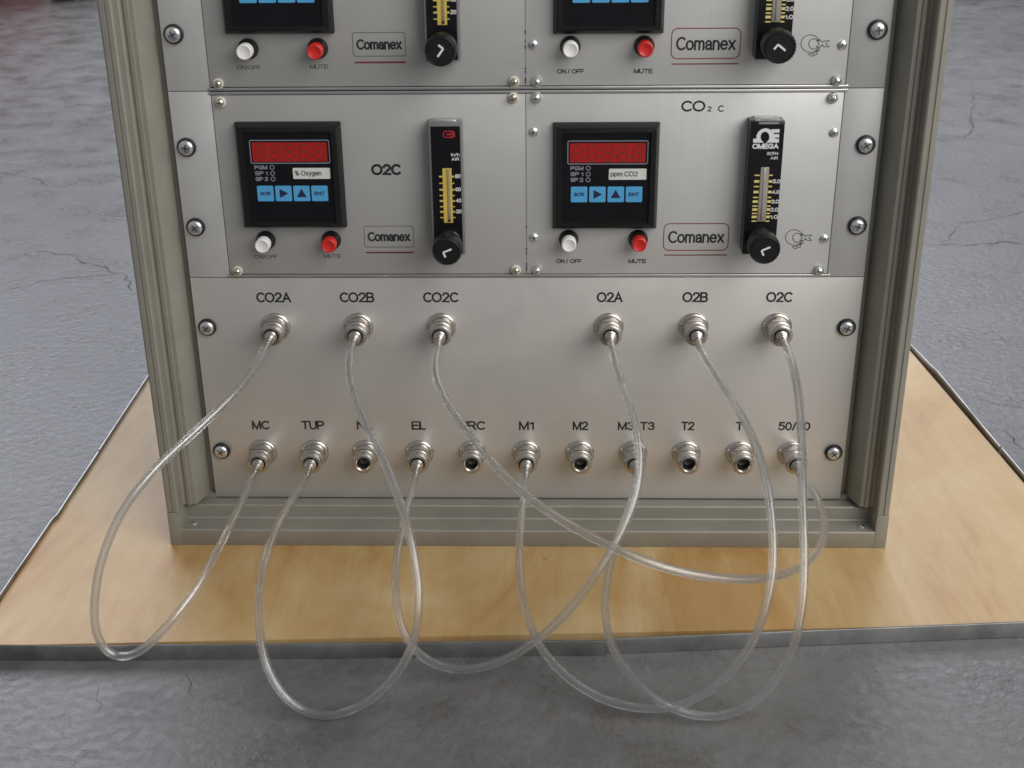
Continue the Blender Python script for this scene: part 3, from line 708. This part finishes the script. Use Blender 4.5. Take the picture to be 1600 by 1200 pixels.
def gas_logo(parent, oz):
    """outlined round letter with a tail and an x"""
    def P(px, py): q = on_y(1140+px/10.0, 330+py/10.0, 0); return (q[0], q[2]+oz)
    y = -0.12; bd = B(); w = 0.42
    outer = [P(1010+138*math.cos(math.radians(a)), 410-120*math.sin(math.radians(a))) for a in range(25, 318, 12)]
    inner = [P(1062+76*math.cos(math.radians(a)), 415-72*math.sin(math.radians(a))) for a in range(45, 322, 14)]
    bd.ribbon(outer+[P(1130, 480)], w, y, 0.1)
    bd.ribbon([P(1160, 352)]+inner+[P(1130, 455)], w, y-0.02, 0.1)
    bd.ribbon([P(1105, 372), P(1165, 372), P(1190, 392), P(1215, 375), P(1290, 372), P(1235, 412), P(1285, 458), P(1215, 455), P(1180, 428), P(1160, 455), P(1095, 458), P(1140, 415)], w, y-0.04, 0.1, True)
    bd.ribbon([P(1148, 462), P(1140, 500), P(1105, 530), P(1112, 555), P(1020, 585), P(975, 555), P(1060, 545), P(1120, 500)], w, y-0.06, 0.1)
    obj('emblem', bd, 'ink', parent, smooth=False)

def module(side, row, label, title, unit):
    dz = 0.0 if row == 'mid' else 133.35
    x0, x1 = (-211.9, 1.15) if side == 'L' else (1.75, 214.9)
    z0, z1 = 180.6+dz, 308.4+dz
    t = thing('gas_analyser', label, 'gas analyser', ((x0+x1)/2, 0, z0), 'gas analyser modules in the card frames')
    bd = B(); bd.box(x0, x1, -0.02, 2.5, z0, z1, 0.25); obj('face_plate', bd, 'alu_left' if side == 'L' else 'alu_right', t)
    bd = B(); bd.box(x0+4, x1-4, 2.6, 180, z0+5, z1-5); obj('housing', bd, 'rail', t)
    if side == 'L':
        bd = B(); bd.box(1.2, 1.7, 0.25, 2.4, z0, z1); obj('gasket', bd, 'rail', t, smooth=False)
        for i in range(9):
            zc = z0+1.5+random.random()**2*34; bd = B(); bd.box(1.05, 1.85, -0.10, 0.2, zc, zc+random.uniform(0.6, 2.2)); obj('gasket_notch', bd, 'dark_gap', t, smooth=False)
        meter(t, -161.2, 253.3+dz, unit)
        push_button(t, -183.6, 206+dz, 'white_cap'); push_button(t, -136.9, 206+dz, 'red_cap')
        face_pos = ((-184.6, 193.6, 16.0, 2.9, 'ON/OFF'), (-137.0, 193.9, 12.4, 2.9, 'MUTE'))
        for X, Z, w, h, s in face_pos: text(s, X, Z+dz, w, h, -0.1, 'thin_ink', t)
        badge(t, 'L', -113.4, -78.4, 200.6+dz, 216.0+dz, 196.5+dz)
        fm = flowmeter(t, 'L', 0, 0, -52.5, 199.3+dz); knob(t, fm, -51.8, 210.5+dz, -14, -42, 10.2, math.radians(22) if row == 'mid' else math.radians(-127))
        if title: text(title, -95.6, 256.7, 20.6, 8.0, -0.1, 'ink', t, 'lettering', 0.022)
        for X, Z in ((-205.9, 304.0), (-6.8, 306.0), (-206.2, 183.0), (-6.2, 183.4)): small_screw(X, Z+dz, t, 'brass')
    else:
        meter(t, 56.2, 252.0+dz, unit)
        push_button(t, 31.3, 206.3+dz, 'white_cap'); push_button(t, 80.2, 206.3+dz, 'red_cap')
        for X, Z, w, h, s in ((31.6, 189.9, 18.2, 3.1, 'ON / OFF'), (80.2, 189.8, 12.6, 3.1, 'MUTE')): text(s, X, Z+dz, w, h, -0.1, 'ink', t, 'lettering', 0.008)
        badge(t, 'R', 98.2, 143.6, 197.8+dz, 217.4+dz, 194.3+dz)
        fm = flowmeter(t, 'R', 0, 0, 163.2, 199.3+dz); knob(t, fm, 162.7, 211.5+dz, -14, -42, 10.6, math.radians(24) if row == 'mid' else math.radians(-38))
        gas_logo(t, dz)
        if title:
            text('CO', 114.6, 299.6, 16.2, 7.4, -0.1, 'ink', t); text('2', 125.6, 297.7, 2.6, 3.6, -0.1, 'ink', t, 'lettering', 0.01); text('C', 133.2, 297.9, 3.8, 4.4, -0.1, 'ink', t)
        for X, Z in ((8.7, 306.0), (207.4, 304.8), (8.9, 183.2), (208.8, 183.0)): small_screw(X, Z+dz, t, 'steel')
        for X, Z in ((6.6, 282.6), (6.7, 207.5), (210.4, 281.3), (210.6, 206.2)): small_screw(X, Z+dz, t, 'flat')
    return t
module('L', 'mid', 'oxygen analyser marked O2C with percent oxygen label and yellow scaled flow gauge', 'O2C', '% Oxygen')
module('R', 'mid', 'carbon dioxide analyser marked CO2 C with ppm CO2 label below the title', 'CO2', 'ppm CO2')
module('L', 'top', 'cut-off analyser with maroon underlined badge directly above the O2C oxygen analyser', '', '% Oxygen')
module('R', 'top', 'cut-off analyser with large brown bordered badge directly above the CO2 C analyser', '', 'ppm CO2')

# ---------------------------------------------------------------- hose coupling panel
pp = thing('coupling_panel', 'wide silver bottom rack panel with two rows of labelled metal hose couplings', 'coupling panel', (0, 0, 0))
bd = B(); bd.box(-241.3, 241.3, 0.0, 3.0, -2.4, 177.5, 0.3); obj('face_plate', bd, 'alu_patch', pp)
for z in (38.1, 139.7):
    for sx in (-1, 1): panel_screw(sx*232.55, z, pp)
ROW1 = [('CO2A', -182.0, 26.0), ('CO2B', -121.3, 26.0), ('CO2C', -60.7, 26.2), ('O2A', 61.2, 19.2), ('O2B', 122.5, 19.0), ('O2C', 182.5, 19.2)]
ROW2 = [('MC', -200.7, 13.6), ('TUP', -161.0, 18.0), ('NL', -121.5, 12.6), ('EL', -80.7, 11.0), ('NRC', -40.2, 20.0), ('M1', 0.7, 11.6), ('M2', 41.4, 12.0), ('M3', 81.7, 12.4), ('T2', 121.9, 10.2), ('T1', 162.3, 9.6), ('50/50', 201.5, 24.5)]
Z1, Z2 = 140.2, 37.0
cp = None
def coupling(x, z):
    global cp
    if cp is None:
        bd = B()
        bd.lathe([(10.7, 0), (10.7, -1.4), (10.2, -2.3), (9.3, -2.9), (8.5, -3.0), (8.2, -3.4), (8.2, -12.6), (7.5, -13.0), (7.5, -13.9), (8.1, -14.3), (8.3, -18.6), (7.8, -19.7), (6.9, -20.2),
                  (5.6, -20.2), (4.6, -19.2), (4.2, -17.5)], seg=36, cap1=False)
        cp = obj('hose_coupling', bd, 'nickel', pp, at=(x, 0, z))
        bd = B(); bd.lathe([(4.2, -17.5), (3.9, -12), (3.0, -11.5)], seg=24); k = obj('bore', bd, 'nickel_dark', cp, at=(x, 0, z)); k.location = (0, 0, 0)
        # push pad on the crown of the body with its dark outline
        def pad(r, a0, a1, y0, y1, n=10):
            bd = B(); g = []
            for i in range(n+1):
                a = math.radians(a0+(a1-a0)*i/n); w = math.sin(math.pi*(i+0.35)/(n+0.7))**0.5
                ym = (y0+y1)/2; hw = (y1-y0)/2*w
                g.append([bd.bm.verts.new((r*math.cos(a), y, r*math.sin(a))) for y in (ym-hw, ym+hw)])
            for p, q in zip(g, g[1:]): bd.bm.faces.new((p[0], q[0], q[1], p[1]))
            return bd
        k = obj('pad_outline', pad(8.26, 44, 136, -12.2, -4.6), 'nickel_dark', cp, at=(x, 0, z)); k.location = (0, 0, 0)
        k = obj('release_pad', pad(8.36, 47, 133, -11.7, -5.1), 'nickel', cp, at=(x, 0, z)); k.location = (0, 0, 0)
        return cp
    o = share(cp, (x, 0, z), pp); return o
for s, x, w in ROW1:
    coupling(x, Z1); text(s, x, 162.6, w*0.97, 7.8, -0.1, 'ink', pp)
for s, x, w in ROW2:
    coupling(x, Z2)
    if s == 'M3':
        text('M3', 75.6, 59.6, 12.2, 6.9, -0.1, 'ink', pp); text('T3', 91.6, 59.6, 11.0, 6.9, -0.1, 'ink', pp)
    else: text(s, x, 59.7, w*0.97, 7.3, -0.1, 'ink', pp)

# ---------------------------------------------------------------- clear hoses with plugs
AX = {s: (x, Z1) for s, x, w in ROW1}; AX.update({s: (x, Z2) for s, x, w in ROW2})
HOSES = [
 ('CO2A', 'MC', [(380, 600), (320, 660), (240, 735), (190, 800), (157, 880), (147, 950), (152, 1000), (178, 1029), (210, 1025), (250, 990), (300, 930), (340, 860), (375, 790)], 7, -184,
  'clear hose looping wide round the corner post from coupling CO2A to MC'),
 ('CO2B', 'TUP', [(545, 590), (560, 640), (600, 720), (630, 800), (650, 880), (655, 940), (648, 1000), (630, 1040), (590, 1085), (545, 1112), (500, 1119), (455, 1100), (420, 1050), (405, 990), (404, 940), (410, 890), (425, 840), (450, 790)], 10, -227,
  'clear hose drooping over the board edge from coupling CO2B to TUP'),
 ('O2A', 'EL', [(975, 610), (995, 670), (1000, 740), (985, 800), (950, 870), (900, 940), (840, 1000), (780, 1035), (720, 1047), (680, 1040), (650, 1020), (630, 990), (618, 930), (620, 870), (635, 800)], 8, -190,
  'clear hose sweeping diagonally from coupling O2A down to EL'),
 ('O2B', 'M1', [(1130, 605), (1170, 670), (1195, 740), (1208, 830), (1207, 900), (1190, 970), (1160, 1030), (1100, 1085), (1040, 1107), (960, 1099), (900, 1069), (850, 1020), (825, 970), (812, 900), (813, 830)], 8, -226,
  'clear hose hanging in a wide loop from coupling O2B to M1'),
 ('O2C', 'M3', [(1240, 575), (1248, 620), (1252, 680), (1254, 780), (1257, 880), (1252, 960), (1235, 1025), (1205, 1075), (1160, 1110), (1110, 1121), (1060, 1111), (1020, 1090), (985, 1055), (955, 1010), (945, 960), (948, 910), (962, 850), (982, 795)], 9, -229,
  'clear hose falling straight from coupling O2C and looping back up to M3'),
 ('CO2C', '50/50', [(678, 580), (690, 615), (715, 655), (760, 712), (800, 755), (860, 802), (950, 852), (1050, 890), (1150, 905), (1220, 899), (1265, 877), (1287, 842), (1285, 800), (1272, 768)], 7, -205,
  'clear hose crossing in front of the others from coupling CO2C to 50/50'),
]
def smooth_path(P, step=3.0):
    out = []; n = len(P)
    for i in range(n-1):
        p0 = P[max(i-1, 0)]; p1 = P[i]; p2 = P[i+1]; p3 = P[min(i+2, n-1)]
        d1 = max(np.linalg.norm(p1-p0), 1e-6)**0.5; d2 = np.linalg.norm(p2-p1)**0.5; d3 = max(np.linalg.norm(p3-p2), 1e-6)**0.5
        m1 = (p2-p1); m2 = (p2-p1)
        if i > 0: m1 = d2*((p1-p0)/d1-(p2-p0)/(d1+d2)+(p2-p1)/d2)
        if i < n-2: m2 = d2*((p2-p1)/d2-(p3-p1)/(d2+d3)+(p3-p2)/d3)
        k = max(2, int(np.linalg.norm(p2-p1)/step))
        for j in range(k):
            t = j/k
            out.append((2*t**3-3*t*t+1)*p1+(t**3-2*t*t+t)*m1+(-2*t**3+3*t*t)*p2+(t**3-t*t)*m2)
    out.append(P[-1])
    A = np.array(out)
    for _ in range(14):       # a hose has no kinks
        A[3:-3] = 0.5*A[3:-3]+0.25*(A[2:-4]+A[4:-2])
    return A
plug_proto = None
for a, b_, pix, e, ye, label in HOSES:
    xa, za = AX[a]; xb, zb_ = AX[b_]
    h = thing('gas_hose', label, 'hose', ((xa+xb)/2, -120, -20), 'clear hoses plugged into the couplings')
    Q = [project((xa, -46, za-0.4))]+[np.array(q, float) for q in pix]+[project((xb, -46, zb_-0.4))]
    s = np.concatenate([[0], np.cumsum([np.linalg.norm(Q[i+1]-Q[i]) for i in range(len(Q)-1)])]); k = e+1
    mid = []
    for i in range(1, len(Q)-1):
        t = s[i]/s[k] if i <= k else (s[-1]-s[i])/(s[-1]-s[k])
        q = on_y(Q[i][0], Q[i][1], -46+(ye+46)*math.sin(math.pi/2*t)**0.8)
        q[2] = max(q[2], -32.4); mid.append(q)
    P = [np.array((xa, y, z)) for y, z in ((-34.5, za), (-40, za), (-46, za-0.4))]+mid+[np.array((xb, y, z)) for y, z in ((-46, zb_-0.4), (-40, zb_), (-34.5, zb_))]
    path = smooth_path(P)
    bd = B(); bd.tube(path, 2.85, 24, inner=1.75); obj('tube', bd, 'vinyl', h)
    for x, z in ((xa, za), (xb, zb_)):
        if plug_proto is None:
            bd = B(); bd.lathe([(3.7, -16.5), (3.7, -19.6), (4.6, -19.9), (4.6, -21.6), (3.9, -22.0), (3.9, -22.6), (4.3, -23.0), (4.3, -24.4), (3.2, -24.9), (3.2, -26.2), (2.5, -26.6), (2.5, -34.0)], seg=24, cap1=False)
            plug_proto = obj('plug', bd, 'nickel', h, at=(x, 0, z))
            bd = B(); bd.lathe([(2.5, -34.0), (1.74, -34.3), (1.74, -40.0), (1.5, -41.2), (1.0, -41.2)], seg=20)
            kx = obj('barb', bd, 'nickel', plug_proto, at=(x, 0, z)); kx.location = (0, 0, 0)
        else: share(plug_proto, (x, 0, z), h)

# ---------------------------------------------------------------- plywood board with metal edging
bo = thing('plywood_board', 'varnished plywood base board with raised galvanised metal edging lying under the rack', 'base board', (0, 120, -36))
FL, FR, BR, BL = (-372, -161), (424, -124), (386, 402), (-380, 402)
bd = B()
vs = [(bd.bm.verts.new((x, y, -28.0)), bd.bm.verts.new((x, y, -35.9))) for x, y in (FL, FR, BR, BL)]
bd.bm.faces.new([v[0] for v in vs]); bd.bm.faces.new([v[1] for v in reversed(vs)])
for i in range(4):
    j = (i+1) % 4; bd.bm.faces.new((vs[i][0], vs[i][1], vs[j][1], vs[j][0]))
obj('wood_panel', bd, 'plywood', bo, smooth=False)
def edging(pts, name='edging'):
    """thin folded strip: outer wall with a rolled top lip; pts (x, y, dz) walked with the board on the left"""
    prof = [(0.0, 0.0), (0.0, 11.2), (0.3, 11.7), (0.9, 11.9), (1.5, 11.7), (1.8, 11.2), (1.8, 0.0)]
    path = []; P = [np.array(p, float) for p in pts]
    for i, p in enumerate(P):
        t = P[min(i+1, len(P)-1)]-P[max(i-1, 0)]; t = t[:2]/np.linalg.norm(t[:2])
        inn = (-t[1], t[0], 0)
        path.append(((p[0], p[1], -35.95+p[2]), inn, (0, 0, 1)))
    bd = B(); bd.extrude_profile(prof, path); return obj(name, bd, 'edging', bo)
# front run in two pieces that meet with a small step, gently bowed
def jit(p, q, n, amp, dz=0.0):
    out = []
    for i in range(n+1):
        t = i/n; out.append((p[0]+(q[0]-p[0])*t+random.uniform(-amp, amp)*0.4, p[1]+(q[1]-p[1])*t+random.uniform(-amp, amp), dz+random.uniform(0, amp*0.4)))
    return out
edging(jit((-374, -165.6), (-268, -166.2), 3, 0.3)+jit((-262, -165.0), (56, -156.2), 8, 0.35))
edging(jit((56.6, -154.4), (338, -131.8), 7, 0.3, 0.2)+[(352, -132.6, 0), (400, -128.5, 0), (424, -126.5, 0)])
edging(list(jit((426.5, -124), (410.6, 130.0), 6, 0.4)))
edging(list(jit((409.8, 133.0), (401, 300), 4, 0.4))+list(jit((399, 310), (388.5, 402), 2, 0.4)))
edging(list(jit((-382.5, 402), (-377, 122.0), 6, 0.4)))
edging(list(jit((-376.4, 119.0), (-374.5, 10), 3, 0.4))+list(jit((-375.8, 2), (-374.5, -164), 4, 0.4)))
edging([(388, 404.5, 0), (-382, 404.5, 0)])

# ---------------------------------------------------------------- things at the back of the hall floor
t = thing('red_tub', 'round red plastic tub far back on the grey floor', 'tub', (-1930, 3390, -36))
bd = B()
def up(bd):      # lathe axis y -> z
    for v in bd.bm.verts: v.co = Vector((v.co.x, -v.co.z, -v.co.y))
    return bd
bd.lathe([(275, 0), (290, -8), (330, -360), (318, -360)], seg=40, cap0=True, cap1=False); obj('shell', up(bd), 'tub_red', t, at=(-1930, 3390, -36))
bd = B(); bd.lathe([(330, -352), (343, -350), (345, -366), (318, -366)], seg=40, cap1=False); obj('rim', up(bd), 'tub_red', t, at=(-1930, 3390, -36))
t = thing('paper_sack', 'beige paper sack on the floor beside the red tub', 'sack', (-1488, 3210, -36))
bd = B(); bd.box(-1520, -1455, 3170, 3260, -36, 160, 16, 3); obj('body', bd, 'beige', t)
bd = B(); bd.box(-1514, -1461, 3180, 3250, 160, 176, 5, 2); obj('folded_top', bd, 'beige', t)
t = thing('carton', 'pale grey carton on the floor near the corner post, behind the rack', 'carton', (-1412, 3280, -36))
bd = B(); bd.box(-1440, -1385, 3205, 3360, -36, 140, 4, 2); obj('body', bd, 'pale_bag', t)
bd = B(); bd.box(-1415, -1409, 3201, 3364, 139, 141); obj('tape', bd, 'beige', t)
t = thing('rubber_mat', 'dark rubber threshold strip far back on the floor', 'threshold', (1400, 3120, -36))
bd = B(); bd.box(1180, 2100, 3075, 3240, -36, -14, 6, 2); obj('strip', bd, 'dark_thing', t)
